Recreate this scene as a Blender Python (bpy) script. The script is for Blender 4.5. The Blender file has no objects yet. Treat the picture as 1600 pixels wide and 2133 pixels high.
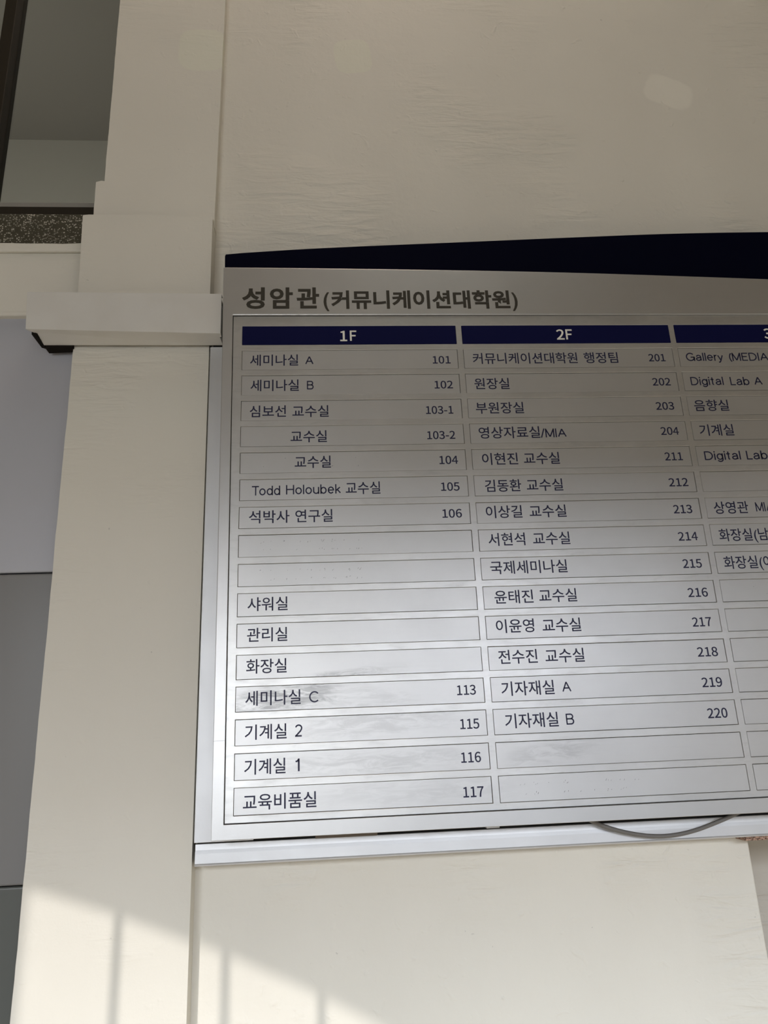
import bpy, bmesh, math, random
from mathutils import Vector, Matrix, noise
random.seed(7)
C = bpy.context.scene.collection
SC = bpy.context.scene

# ------------------------------------------------------------------ camera
cam_d = bpy.data.cameras.new('camera'); cam = bpy.data.objects.new('camera', cam_d); C.objects.link(cam)
cam_d.sensor_fit = 'VERTICAL'; cam_d.sensor_height = 36.0; cam_d.lens = 1522.62 / 2133 * 36.0
cam_d.clip_start = 0.02; cam_d.clip_end = 200
R = Matrix(((0.9973698, -0.0598714, -0.0408510), (-0.0211852, 0.2981956, -0.9542697), (0.0693151, 0.9526252, 0.2961429)))
right, down, fwd = R[0].copy(), R[1].copy(), R[2].copy()
M = Matrix((right, -down, -fwd)).transposed().to_4x4()
M.translation = Vector((0.128934, -0.964313, -0.594832))
cam.matrix_world = M
SC.camera = cam

# ------------------------------------------------------------------ world, sun, window light, exposure
SC.view_settings.view_transform = 'Standard'; SC.view_settings.look = 'None'
SC.view_settings.gamma = 1.0; SC.view_settings.use_curve_mapping = False
SC.view_settings.exposure = 0.0
w = bpy.data.worlds.new('world'); SC.world = w; w.use_nodes = True
bg = w.node_tree.nodes['Background']
bg.inputs[0].default_value = (0.90, 0.95, 1.0, 1); bg.inputs[1].default_value = 0.12
SUN = Vector((0.33, 1.0, -0.35)).normalized()
sd = bpy.data.lights.new('sun', 'SUN'); so = bpy.data.objects.new('sun', sd); C.objects.link(so)
sd.energy = 1.66; sd.color = (1.0, 0.95, 0.91); sd.angle = math.radians(0.45)
so.rotation_euler = SUN.to_track_quat('-Z', 'Y').to_euler(); so.location = (-1.5, -4.5, 1.5)

def area_light(name, loc, direction, sx, sy, power, color):
    d = bpy.data.lights.new(name, 'AREA'); o = bpy.data.objects.new(name, d); C.objects.link(o)
    d.shape = 'RECTANGLE'; d.size = sx; d.size_y = sy; d.energy = power; d.color = color
    o.location = loc; o.rotation_euler = Vector(direction).to_track_quat('-Z', 'Y').to_euler()
    return o
# daylight through the arched entrance window behind the camera and from outdoors,
# plus added lamps overhead and in the space behind the small inner window
area_light('arched_window_daylight', (-0.30, -2.62, -0.42), (0, 1, 0), 1.5, 0.9, 25, (0.945, 0.97, 1.0))
area_light('added_fill_over_sign', (0.6, -1.1, 1.86), (0, 0.15, -1), 0.6, 0.6, 3.2, (0.9, 1.0, 0.98))  # added fill, out of view, to brighten the upper wall
area_light('added_warm_fill_over_sign', (0.25, -0.48, 1.86), (0, 0.0, -1), 0.5, 0.5, 5.0, (1.0, 0.77, 0.64))  # added warm fill, out of view, kept clear of the glass reflection
area_light('street_daylight', (0, -6, 0.65), (0, 1, -0.1), 6, 0.6, 180, (0.86, 0.90, 1.0))
area_light('open_sky_daylight', (0, -6, 1.35), (0, 1, -0.15), 6, 0.8, 660, (0.79, 0.88, 1.0))

area_light('added_light_beyond_window', (-0.72, 0.42, 0.30), (0, 0.0, 1), 0.5, 0.2, 3.0, (1.0, 0.96, 0.87))  # added lamp hidden below the sight line, lights the space beyond the glass

# ------------------------------------------------------------------ materials
def mat(name, color, rough=0.6, metal=0.0, spec=0.5):
    m = bpy.data.materials.new(name); m.use_nodes = True
    b = m.node_tree.nodes['Principled BSDF']
    b.inputs['Base Color'].default_value = (*color, 1); b.inputs['Roughness'].default_value = rough
    b.inputs['Metallic'].default_value = metal; b.inputs['Specular IOR Level'].default_value = spec
    return m
class NT:
    def __init__(s, m): s.t = m.node_tree; s.b = s.t.nodes['Principled BSDF']; s.co = s.t.nodes.new('ShaderNodeTexCoord').outputs['Object']
    def n(s, typ, **kw):
        o = s.t.nodes.new(typ)
        for k, v in kw.items():
            if isinstance(k, str) and k.startswith('i_'): o.inputs[k[2:].replace('_', ' ')].default_value = v
            else: setattr(o, k, v)
        return o
    def l(s, a, b): s.t.links.new(a, b)
    def mapped(s, scale=(1, 1, 1), loc=(0, 0, 0), rot=(0, 0, 0)):
        o = s.n('ShaderNodeMapping'); o.inputs['Scale'].default_value = scale; o.inputs['Location'].default_value = loc
        o.inputs['Rotation'].default_value = rot; s.l(s.co, o.inputs[0]); return o.outputs[0]
    def noise(s, vec, scale, detail=3, rough=0.55, dist=0.0):
        o = s.n('ShaderNodeTexNoise'); o.inputs['Scale'].default_value = scale; o.inputs['Detail'].default_value = detail
        o.inputs['Roughness'].default_value = rough; o.inputs['Distortion'].default_value = dist; s.l(vec, o.inputs['Vector']); return o.outputs['Fac']
    def ramp(s, fac, lo, hi, a=0.0, b=1.0):
        o = s.n('ShaderNodeMapRange'); o.interpolation_type = 'SMOOTHSTEP'
        for k, v in zip(('From Min', 'From Max', 'To Min', 'To Max'), (lo, hi, a, b)): o.inputs[k].default_value = v
        s.l(fac, o.inputs['Value']); return o.outputs[0]
    def math(s, op, a, b=None, c=None):
        o = s.n('ShaderNodeMath', operation=op)
        for k, v in enumerate((a, b, c)):
            if v is None: continue
            if isinstance(v, (int, float)): o.inputs[k].default_value = v
            else: s.l(v, o.inputs[k])
        return o.outputs[0]
    def mix(s, fac, a, b):
        o = s.n('ShaderNodeMix', data_type='RGBA')
        if isinstance(fac, (int, float)): o.inputs[0].default_value = fac
        else: s.l(fac, o.inputs[0])
        for k, v in ((6, a), (7, b)):
            if isinstance(v, tuple): o.inputs[k].default_value = (*v, 1)
            else: s.l(v, o.inputs[k])
        return o.outputs[2]
    def bump(s, h, strength, dist, prev=None):
        o = s.n('ShaderNodeBump'); o.inputs['Strength'].default_value = strength; o.inputs['Distance'].default_value = dist
        s.l(h, o.inputs['Height'])
        if prev is not None: s.l(prev, o.inputs['Normal'])
        return o.outputs[0]
    def blob(s, cx, cz, rx, rz, ang=0.0, wob=0.25, wscale=25, edge=0.12):
        """mask of an irregular patch with its own outline on the wall at (cx, cz)"""
        sep = s.n('ShaderNodeSeparateXYZ'); s.l(s.co, sep.inputs[0])
        x = s.math('SUBTRACT', sep.outputs[0], cx); z = s.math('SUBTRACT', sep.outputs[2], cz)
        ca, sa = math.cos(ang), math.sin(ang)
        u = s.math('DIVIDE', s.math('ADD', s.math('MULTIPLY', x, ca), s.math('MULTIPLY', z, sa)), rx)
        v = s.math('DIVIDE', s.math('SUBTRACT', s.math('MULTIPLY', z, ca), s.math('MULTIPLY', x, sa)), rz)
        u4 = s.math('POWER', s.math('ABSOLUTE', u), 3.5); v4 = s.math('POWER', s.math('ABSOLUTE', v), 3.5)
        r = s.math('POWER', s.math('ADD', u4, v4), 1 / 3.5)
        nz = s.math('MULTIPLY', s.math('SUBTRACT', s.noise(s.co, wscale, 3), 0.5), wob * 2)
        return s.ramp(s.math('ADD', r, nz), 1 - edge, 1 + edge, 1.0, 0.0)

def plaster(name, col, patches=(), bumps=1.0):
    m = mat(name, col, 0.62, 0, 0.35); t = NT(m)
    c = tuple(col)
    big = t.noise(t.mapped((1, 1, 1)), 3.0, 3)
    base = t.mix(t.ramp(big, 0.3, 0.7), tuple(x * 0.975 for x in c), tuple(min(1, x * 1.02) for x in c))
    scuff = t.noise(t.mapped((1, 1, 2.2), rot=(0, 0.35, 0)), 38, 6, 0.7, 1.2)
    base = t.mix(t.ramp(scuff, 0.69, 0.78, 0, 0.16), base, tuple(x * 0.72 for x in c))
    specks = t.noise(t.co, 120, 2, 0.5)
    base = t.mix(t.ramp(specks, 0.775, 0.80, 0, 0.4), base, tuple(x * 0.45 for x in c))
    for (p, k, pc) in patches:
        base = t.mix(t.math('MULTIPLY', t.blob(*p), k), base, pc)
    t.l(base, t.b.inputs['Base Color'])
    # trowel ridges, lumps and roller grain
    lumps = t.noise(t.mapped((1, 1, 1)), 26, 4, 0.55)
    ridge = t.noise(t.mapped((1.0, 1, 5.0), rot=(0, -0.10, 0)), 14, 3, 0.5, 0.6)
    area = t.ramp(t.noise(t.mapped(loc=(3.1, 0, 1.7)), 4.0, 2), 0.50, 0.66)
    h = t.math('ADD', t.math('MULTIPLY', lumps, 0.35), t.math('MULTIPLY', t.math('MULTIPLY', ridge, area), 1.3))
    pit = t.ramp(t.noise(t.mapped(loc=(9, 2, 4)), 45, 2, 0.5, 0.6), 0.62, 0.86)
    h = t.math('ADD', h, t.math('MULTIPLY', pit, 0.22))
    n1 = t.bump(h, 0.9 * bumps, 0.0055)
    n2 = t.bump(t.noise(t.co, 420, 3, 0.6), 0.25, 0.00035, n1)
    t.l(n2, t.b.inputs['Normal'])
    return m

PAINT = (0.71, 0.68, 0.60)
LIGHTP = (0.79, 0.76, 0.67)
M_WALL = plaster('cream_wall_paint', PAINT, [
    ((0.183, 0.615, 0.034, 0.040, 0.1, 0.05, 30, 0.06), 0.7, (0.73, 0.725, 0.60)),
    ((0.775, 0.545, 0.045, 0.034, -0.45, 0.22, 16, 0.10), 0.70, LIGHTP),
])
M_PILLAR = plaster('cream_pillar_paint', PAINT, [
    ((-0.088, 0.602, 0.042, 0.048, 0.0, 0.06, 22, 0.06), 0.7, (0.73, 0.725, 0.60)),
], 0.55)

def silver(name, col, rough, metal, dirt=0.10, smear=False, stretch=(1.5, 1, 30)):
    m = mat(name, col, rough, metal, 0.5); t = NT(m)
    base = t.mix(t.ramp(t.noise(t.mapped((1, 1, 1)), 9, 4, 0.6), 0.35, 0.7), tuple(x * (1 - dirt) for x in col), col)
    st = t.noise(t.mapped(stretch), 9, 5, 0.65, 0.4)
    base = t.mix(t.ramp(st, 0.50, 0.72, 0, 0.22 * (1 if dirt > 0.08 else 0.12)), base, tuple(x * 0.62 for x in col))
    rg = t.ramp(st, 0.3, 0.7, rough - 0.02, rough + (0.05 if dirt > 0.08 else 0.01))
    if smear:   # wiped grime over the lower rows of the first column
        wipe = t.noise(t.mapped((5, 1, 26), rot=(0, -0.12, 0)), 5, 5, 0.7, 1.0)
        for (cx, cz, rx, rz, a, k) in ((0.062, -0.540, 0.060, 0.015, 0.12, 0.85), (0.12, -0.516, 0.075, 0.006, 0.10, 0.6),
                                       (0.17, -0.545, 0.05, 0.014, -0.15, 0.25), (0.17, -0.575, 0.10, 0.014, 0.05, 0.30),
                                       (0.17, -0.622, 0.11, 0.012, 0.0, 0.30), (0.22, -0.66, 0.11, 0.012, 0.0, 0.18),
                                       (0.40, -0.620, 0.05, 0.011, 0.1, 0.35)):
            mk = t.math('MULTIPLY', t.blob(cx, cz, rx, rz, a, 0.45, 30, 0.5), t.ramp(wipe, 0.36, 0.62, 0.0, k))
            base = t.mix(mk, base, tuple(x * 0.45 for x in col))
    t.l(base, t.b.inputs['Base Color']); t.l(rg, t.b.inputs['Roughness'])
    grain = t.noise(t.mapped((1, 1, 1)), 900, 2, 0.5)
    t.l(t.bump(grain, 0.12, 0.0003), t.b.inputs['Normal'])
    return m
SILV = (0.60, 0.60, 0.595)
M_FACE = silver('silver_sign_paint', SILV, 0.40, 0.85, 0.04)
M_GRID = silver('worn_silver_sheet', (0.64, 0.64, 0.63), 0.38, 0.85, 0.10, stretch=(4, 1, 18))
M_PLAQUE = silver('silver_plaque_film', SILV, 0.42, 0.82, 0.04, smear=True)
M_ALU = silver('raw_aluminium', (0.66, 0.665, 0.67), 0.50, 0.8, 0.05, stretch=(3, 1, 3))
M_NAVY = mat('navy_board_paint', (0.0006, 0.0011, 0.0085), 0.7, 0, 0.04)
M_HEAD = mat('navy_header_film', (0.005, 0.006, 0.045), 0.6, 0, 0.06)
M_INK = mat('navy_lettering', (0.013, 0.014, 0.050), 0.5, 0, 0.35)
M_TITLE = mat('olive_brown_lettering', (0.040, 0.035, 0.025), 0.55, 0, 0.3)
M_WHITE = mat('white_lettering', (0.80, 0.79, 0.72), 0.5)
M_GHOST = mat('faint_old_adhesive', (0.16, 0.16, 0.16), 0.5, 0.3)
M_DARK = mat('cavity_shade_black', (0.02, 0.018, 0.015), 0.9)  # near-black colour stands in for shade in gaps and cavities
M_TRUNK = mat('white_plastic_trunking', (0.67, 0.655, 0.63), 0.45)
M_TRUNKIN = mat('trunking_shade_black', (0.012, 0.010, 0.008), 0.9, 0, 0.1)  # near-black colour stands in for shade inside and behind the trunking
M_PACK = mat('dull_brown_packing', (0.16, 0.13, 0.10), 0.8)
M_CABLE = mat('grey_cable_sheath', (0.145, 0.137, 0.125), 0.5)
M_PANELS = [mat('blue_grey_enamel_panel', (0.45, 0.455, 0.49), 0.35, 0, 0.5), mat('mid_grey_enamel_panel', (0.20, 0.195, 0.19), 0.30, 0, 0.5),  # darker downward: base tones stand in for a fading glossy reflection
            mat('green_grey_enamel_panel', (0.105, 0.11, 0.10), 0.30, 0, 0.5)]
M_BROWNF = mat('dark_bronze_frame', (0.022, 0.017, 0.011), 0.5, 0.0, 0.3)
M_BEYOND = mat('dim_grey_wall_paint', (0.60, 0.575, 0.52), 0.8)
M_GREYIN = mat('grey_ceiling_paint', (0.28, 0.265, 0.235), 0.8)
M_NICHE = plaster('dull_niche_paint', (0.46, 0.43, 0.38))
M_FLOOR = mat('warm_floor_tile', (0.42, 0.34, 0.24), 0.5)
M_CEIL = mat('ceiling_paint', (0.50, 0.45, 0.37), 0.8)
M_ROOM = mat('room_wall_paint', (0.50, 0.45, 0.37), 0.8)

m = M_TERR = mat('terrazzo', (0.10, 0.09, 0.07), 0.35); t = NT(m)
v = t.n('ShaderNodeTexVoronoi', feature='F1'); v.inputs['Scale'].default_value = 400; t.l(t.mapped((1, 1, 1)), v.inputs['Vector'])
rnd = t.n('ShaderNodeSeparateColor'); t.l(v.outputs['Color'], rnd.inputs[0])
thr = t.ramp(rnd.outputs[0], 0.25, 0.9, 0.0, 0.52)
chip = t.math('LESS_THAN', v.outputs['Distance'], thr)
dirt = t.ramp(t.noise(t.co, 30, 4, 0.6), 0.40, 0.62)
base = t.mix(t.noise(t.co, 60, 4), (0.035, 0.031, 0.020), (0.085, 0.078, 0.055))
t.l(t.mix(t.math('MULTIPLY', chip, t.ramp(dirt, 0, 1, 0.45, 1.0)), base, (0.50, 0.47, 0.40)), t.b.inputs['Base Color'])
m = M_CHIP = mat('chipboard', (0.35, 0.2, 0.13), 0.9); t = NT(m)
t.l(t.mix(t.ramp(t.noise(t.mapped((1, 1, 2)), 300, 3, 0.7), 0.4, 0.6), (0.07, 0.035, 0.02), (0.48, 0.31, 0.23)), t.b.inputs['Base Color'])
t = NT(M_TRUNK)
t.l(t.mix(t.ramp(t.noise(t.co, 16, 4), 0.35, 0.7), (0.64, 0.62, 0.575), (0.665, 0.65, 0.61)), t.b.inputs['Base Color'])
m = M_GLASS = bpy.data.materials.new('window_glass'); m.use_nodes = True; nt = m.node_tree; nt.nodes.clear()
o_ = nt.nodes.new('ShaderNodeOutputMaterial'); mx = nt.nodes.new('ShaderNodeMixShader'); tr = nt.nodes.new('ShaderNodeBsdfTransparent')
gl = nt.nodes.new('ShaderNodeBsdfGlossy'); gl.inputs['Roughness'].default_value = 0.05; fr = nt.nodes.new('ShaderNodeFresnel')
tr.inputs[0].default_value = (0.80, 0.81, 0.80, 1)
ge = nt.nodes.new('ShaderNodeNewGeometry'); iv = nt.nodes.new('ShaderNodeMath'); iv.operation = 'SUBTRACT'; iv.inputs[0].default_value = 1
mu = nt.nodes.new('ShaderNodeMath'); mu.operation = 'MULTIPLY'; nt.links.new(ge.outputs['Backfacing'], iv.inputs[1])
nt.links.new(iv.outputs[0], mu.inputs[0]); nt.links.new(fr.outputs[0], mu.inputs[1]); nt.links.new(mu.outputs[0], mx.inputs[0]); nt.links.new(tr.outputs[0], mx.inputs[1]); nt.links.new(gl.outputs[0], mx.inputs[2]); nt.links.new(mx.outputs[0], o_.inputs[0])

# ------------------------------------------------------------------ helpers
def link(name, me, parent=None, material=None):
    o = bpy.data.objects.new(name, me); C.objects.link(o)
    if material is not None: me.materials.append(material)
    if parent is not None: o.parent = parent
    return o
def tag(o, label=None, cat=None, group=None, kind=None):
    for k, v in (('label', label), ('category', cat), ('group', group), ('kind', kind)):
        if v: o[k] = v
    return o
def empty(name, loc=(0, 0, 0)):
    o = bpy.data.objects.new(name, None); C.objects.link(o); o.location = loc; o.empty_display_size = 0.05; return o
def prism(bm, pts, y0, y1, holes=()):
    """solid of the (x, z) outline pts between depths y0 (front) and y1"""
    def loop(ps, y): return [bm.verts.new((p[0], y, p[1])) for p in ps]
    f = loop(pts, y0); b = loop(pts, y1); n = len(pts)
    bm.faces.new(f); bm.faces.new(list(reversed(b)))
    for i in range(n): bm.faces.new((f[i], b[i], b[(i + 1) % n], f[(i + 1) % n]))
def box(bm, x0, x1, y0, y1, z0, z1): prism(bm, [(x0, z0), (x1, z0), (x1, z1), (x0, z1)], y0, y1)
def finish(name, bm, material, parent=None, bevel=0.0, seg=2, origin=None):
    bmesh.ops.recalc_face_normals(bm, faces=bm.faces[:])
    me = bpy.data.meshes.new(name); bm.to_mesh(me); bm.free()
    o = link(name, me, parent, material)
    if bevel:
        md = o.modifiers.new('bevel', 'BEVEL'); md.width = bevel; md.segments = seg; md.limit_method = 'ANGLE'; md.angle_limit = math.radians(40)
    return o
def solid(name, pts, y0, y1, material, parent=None, bevel=0.0, seg=2):
    bm = bmesh.new(); prism(bm, pts, y0, y1); return finish(name, bm, material, parent, bevel, seg)
def rough_edge(a, b, n, amp, seed):
    """points from a to b along a hand-plastered edge"""
    out = []
    for i in range(n):
        k = i / n; x = a[0] + (b[0] - a[0]) * k; z = a[1] + (b[1] - a[1]) * k
        if i: x += noise.noise(Vector((seed, z * 14, x * 14))) * amp + noise.noise(Vector((seed + 5, z * 60, x * 60))) * amp * 0.5
        if i and abs(b[0] - a[0]) > abs(b[1] - a[1]): z += noise.noise(Vector((seed, x * 20, 3))) * amp * 0.8
        out.append((x, z))
    return out

# outlines of the figures and Latin letters: advance (em), x,y pairs (1/1000 em), faces
GLYPHS = {
 'd0': (0.777, '72,754 138,926 246,1031 389,1066 532,1031 640,926 707,754 730,517 707,277 640,103 532,-4 389,-40 246,-4 138,103 72,277 49,517 551,706 512,833 457,901 389,922 322,901 266,833 228,706 214,517 228,326 266,198 322,128 389,107 457,128 512,198 551,326 565,517', '2.4.3 1.4.2 1.5.4 1.19.5 19.18.5 18.6.5 0.20.1 20.19.1 0.21.20 17.6.18 0.22.21 16.6.17 16.7.6 15.22.0 15.23.22 31.7.16 31.8.7 14.23.15 14.24.23 30.8.31 14.25.24 29.8.30 13.25.14 29.9.8 13.26.25 28.9.29 13.27.26 27.9.28 13.9.27 12.9.13 12.10.9 12.11.10'),
 'd1': (0.777, '332,127 332,852 149,852 149,971 228,988 282,1004 330,1023 377,1047 501,1047 501,127 707,127 707,-21 102,-21 102,127', '6.8.7 6.9.8 5.1.6 1.9.6 4.1.5 3.1.4 2.1.3 0.9.1 12.0.13 12.9.0 12.10.9 12.11.10'),
 'd2': (0.777, '256,287 401,458 484,607 511,739 501,813 469,870 418,906 343,920 288,912 237,889 190,854 131,793 26,895 107,973 180,1023 263,1055 359,1066 490,1043 592,978 657,875 679,744 649,582 564,419 435,255 309,126 295,125 338,128 382,130 423,131 728,131 728,-21 41,-21 41,85', '15.17.16 14.17.15 14.18.17 13.18.14 13.19.18 12.7.13 7.19.13 12.8.7 6.19.7 12.9.8 5.19.6 11.10.12 10.9.12 5.20.19 4.20.5 3.20.4 3.21.20 2.21.3 1.21.2 1.22.21 0.22.1 0.23.22 32.23.0 32.25.23 25.24.23 27.29.28 27.30.29 26.30.27 25.30.26 32.30.25 31.30.32'),
 'd3': (0.777, '104,236 168,178 222,143 285,118 360,109 438,121 496,155 534,208 547,279 533,354 485,411 394,450 228,466 228,601 378,618 458,656 500,710 512,779 502,837 473,881 425,910 360,920 305,914 254,895 206,865 145,812 49,926 127,989 197,1029 276,1056 364,1066 491,1048 593,994 661,906 685,789 671,696 631,620 568,562 503,529 503,549 577,520 651,461 702,378 720,274 692,142 616,43 504,-18 369,-39 255,-27 161,6 85,53 12,121', '29.31.30 28.31.29 28.32.31 27.32.28 27.33.32 26.21.27 21.33.27 25.24.26 24.23.26 23.22.26 22.21.26 20.33.21 19.33.20 19.34.33 18.34.19 17.34.18 17.35.34 16.35.17 15.35.16 15.36.35 14.36.15 14.37.36 13.37.14 12.39.13 39.37.13 39.38.37 12.40.39 12.41.40 11.41.12 11.42.41 10.42.11 9.42.10 9.43.42 8.43.9 7.43.8 7.44.43 51.1.0 6.44.7 51.2.1 5.44.6 51.3.2 5.45.44 4.45.5 50.3.51 50.4.3 50.45.4 49.45.50 49.46.45 48.46.49 48.47.46'),
 'd5': (0.777, '99,232 162,176 215,142 278,118 354,109 432,125 494,168 536,237 552,331 538,422 499,488 439,529 359,543 316,540 278,529 241,512 189,480 99,537 135,1047 673,1047 673,897 285,897 263,655 266,657 305,670 347,679 395,682 521,662 627,598 698,488 724,333 694,176 614,58 500,-14 368,-39 253,-27 159,5 84,51 9,115', '17.21.18 21.19.18 21.20.19 17.22.21 25.27.26 24.27.25 23.27.24 23.28.27 22.28.23 17.28.22 17.12.28 12.29.28 17.13.12 11.29.12 17.14.13 16.15.17 15.14.17 10.29.11 9.29.10 9.30.29 8.30.9 8.31.30 7.31.8 6.31.7 38.1.0 6.32.31 38.2.1 5.32.6 38.3.2 4.32.5 38.4.3 37.4.38 37.32.4 37.33.32 36.33.37 35.33.36 35.34.33'),
 'd6': (0.777, '90,752 177,932 306,1034 457,1066 537,1058 606,1034 664,999 728,941 627,832 580,877 544,900 505,914 465,919 372,899 297,833 243,709 227,571 237,582 299,623 365,649 432,658 557,637 655,572 717,463 738,315 713,172 645,59 544,-14 421,-40 275,-6 159,96 84,262 57,490 480,118 528,159 562,226 574,315 564,403 533,467 483,507 410,521 366,515 318,494 268,457 224,405 244,276 286,180 345,123 422,104', '2.4.3 2.5.4 2.6.5 1.6.2 1.7.6 1.12.7 12.11.7 11.10.7 10.9.7 9.8.7 0.13.1 13.12.1 0.14.13 0.15.14 32.15.0 32.16.15 19.21.20 18.21.19 18.22.21 17.22.18 16.22.17 16.23.22 32.40.16 40.23.16 32.41.40 39.23.40 32.42.41 38.23.39 32.43.42 31.43.32 37.23.38 37.24.23 31.44.43 31.45.44 36.24.37 35.24.36 35.25.24 31.46.45 30.46.31 34.25.35 30.47.46 34.26.25 33.26.34 30.48.47 48.26.33 30.26.48 29.26.30 29.27.26 28.27.29'),
 'd7': (0.777, '48,897 48,1047 732,1047 732,943 584,718 497,504 451,272 430,-21 255,-21 281,271 334,506 421,720 530,897', '0.2.1 0.3.2 0.12.3 12.4.3 11.4.12 10.4.11 10.5.4 9.5.10 9.6.5 9.7.6 8.7.9'),
 'd8': (0.777, '61,357 106,442 170,509 231,550 231,535 184,574 137,631 105,700 92,782 115,896 180,986 276,1043 395,1063 520,1042 616,981 677,889 698,772 684,688 649,614 603,553 561,515 561,528 619,489 677,427 719,348 734,246 709,133 638,42 530,-18 392,-39 254,-18 143,43 70,136 43,254 536,829 506,880 458,913 393,926 336,915 291,886 262,841 251,782 268,712 314,658 384,614 457,582 491,618 522,665 540,714 546,764 550,330 497,388 414,436 323,475 277,439 235,388 208,330 199,267 214,199 254,147 315,111 394,98 468,110 523,141 557,189 570,250', '11.13.12 10.13.11 10.14.13 9.14.10 9.37.14 37.15.14 9.38.37 36.15.37 9.39.38 35.15.36 8.39.9 35.16.15 8.40.39 34.16.35 8.41.40 49.16.34 8.42.41 7.42.8 49.17.16 48.17.49 47.17.48 7.43.42 6.43.7 47.18.17 46.18.47 6.44.43 5.44.6 45.18.46 45.19.18 5.45.44 5.19.45 4.3.5 3.19.5 3.21.19 21.20.19 2.21.3 2.22.21 1.53.2 53.22.2 53.23.22 1.54.53 52.23.53 0.54.1 0.55.54 51.23.52 51.24.23 50.24.51 0.56.55 33.56.0 50.25.24 33.57.56 65.25.50 33.58.57 32.58.33 64.25.65 64.26.25 32.59.58 63.26.64 32.60.59 62.26.63 31.60.32 62.27.26 31.61.60 61.27.62 31.27.61 30.27.31 30.28.27 30.29.28'),
 'd9': (0.777, '150,196 200,151 238,128 280,114 324,109 409,129 481,194 535,319 553,456 543,446 481,405 414,378 344,368 220,390 123,457 62,565 41,712 65,855 133,968 234,1040 356,1066 503,1034 620,937 696,777 723,557 691,286 604,101 478,-6 330,-39 247,-31 176,-7 116,28 52,85 298,910 249,868 216,801 203,711 214,624 245,560 295,520 366,506 412,512 462,534 513,574 558,628 537,756 495,851 435,906 357,924', '19.21.20 18.21.19 18.22.21 17.48.18 48.22.18 48.47.22 47.23.22 17.33.48 17.34.33 46.23.47 17.35.34 16.35.17 45.23.46 16.36.35 45.24.23 44.24.45 15.36.16 15.37.36 43.24.44 15.38.37 42.24.43 14.38.15 14.39.38 42.8.24 8.25.24 41.8.42 14.40.39 40.8.41 14.8.40 13.8.14 13.9.8 7.25.8 13.10.9 13.11.10 12.11.13 6.25.7 6.26.25 32.1.0 5.26.6 32.2.1 4.26.5 32.3.2 32.4.3 32.26.4 32.27.26 31.27.32 30.27.31 30.28.27 29.28.30'),
 'd-': (0.486, '444,462 444,322 44,322 44,462', '2.0.3 2.1.0'),
 'd4': (0.777, '14,269 14,371 448,1040 610,1040 610,399 747,399 747,269 610,269 610,-14 463,-14 463,269 463,744 465,793 467,843 469,873 486,873 470,843 450,805 429,767 407,728 187,399 463,399 463,700', '1.3.2 1.14.3 14.15.3 15.4.3 1.13.14 16.4.15 1.17.13 17.12.13 17.12.16 12.4.16 1.18.17 11.4.12 1.19.18 22.4.11 1.20.19 21.4.22 1.21.20 1.4.21 1.5.4 1.6.5 0.6.1 10.6.0 9.7.10 7.6.10 9.8.7'),
 'h1': (0.777, '329,130 329,849 145,849 145,973 227,991 281,1007 328,1026 377,1051 504,1051 504,130 710,130 710,-24 99,-24 99,130', '6.8.7 6.9.8 5.1.6 1.9.6 4.1.5 3.1.4 2.1.3 0.9.1 12.0.13 12.9.0 12.10.9 12.11.10'),
 'h2': (0.777, '254,290 398,460 481,608 508,739 497,812 467,867 417,903 343,917 289,909 239,887 192,852 131,788 22,895 105,975 178,1025 262,1058 359,1069 492,1046 595,980 660,876 683,743 652,581 567,418 438,253 317,130 294,128 338,131 381,134 423,135 731,135 731,-24 38,-24 38,86', '15.17.16 14.17.15 14.18.17 13.18.14 13.19.18 12.7.13 7.19.13 12.8.7 6.19.7 12.9.8 5.19.6 11.10.12 10.9.12 5.20.19 4.20.5 3.20.4 3.21.20 2.21.3 1.21.2 1.22.21 0.22.1 0.23.22 32.23.0 32.25.23 25.24.23 27.29.28 27.30.29 26.30.27 25.30.26 32.30.25 31.30.32'),
 'h3': (0.777, '104,241 170,181 223,145 286,121 360,112 436,124 494,158 531,209 544,279 530,353 484,409 394,446 225,463 225,604 377,621 456,658 497,711 509,779 499,836 470,879 424,907 359,917 306,910 255,892 208,863 144,808 44,926 125,991 196,1032 275,1059 365,1069 492,1051 595,996 664,907 688,789 674,695 633,618 570,559 506,527 506,551 579,523 654,463 705,379 723,274 695,141 618,41 505,-21 369,-42 254,-30 159,3 83,51 8,121', '29.31.30 28.31.29 28.32.31 27.32.28 27.33.32 26.21.27 21.33.27 25.24.26 24.23.26 23.22.26 22.21.26 20.33.21 20.34.33 19.34.20 18.34.19 17.34.18 17.35.34 16.35.17 15.35.16 15.36.35 14.36.15 13.36.14 13.37.36 12.39.13 39.37.13 39.38.37 12.40.39 12.41.40 12.11.41 11.42.41 10.42.11 9.42.10 9.43.42 8.43.9 7.43.8 7.44.43 51.1.0 6.44.7 51.2.1 5.44.6 51.3.2 5.45.44 4.45.5 51.4.3 50.4.51 50.45.4 49.45.50 49.46.45 48.46.49 48.47.46'),
 'hF': (0.773, '756,1051 756,893 294,893 294,594 686,594 686,437 294,437 294,-24 117,-24 117,1051', '8.2.9 2.0.9 2.1.0 8.3.2 8.6.3 6.4.3 6.5.4 8.7.6'),
}
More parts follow.
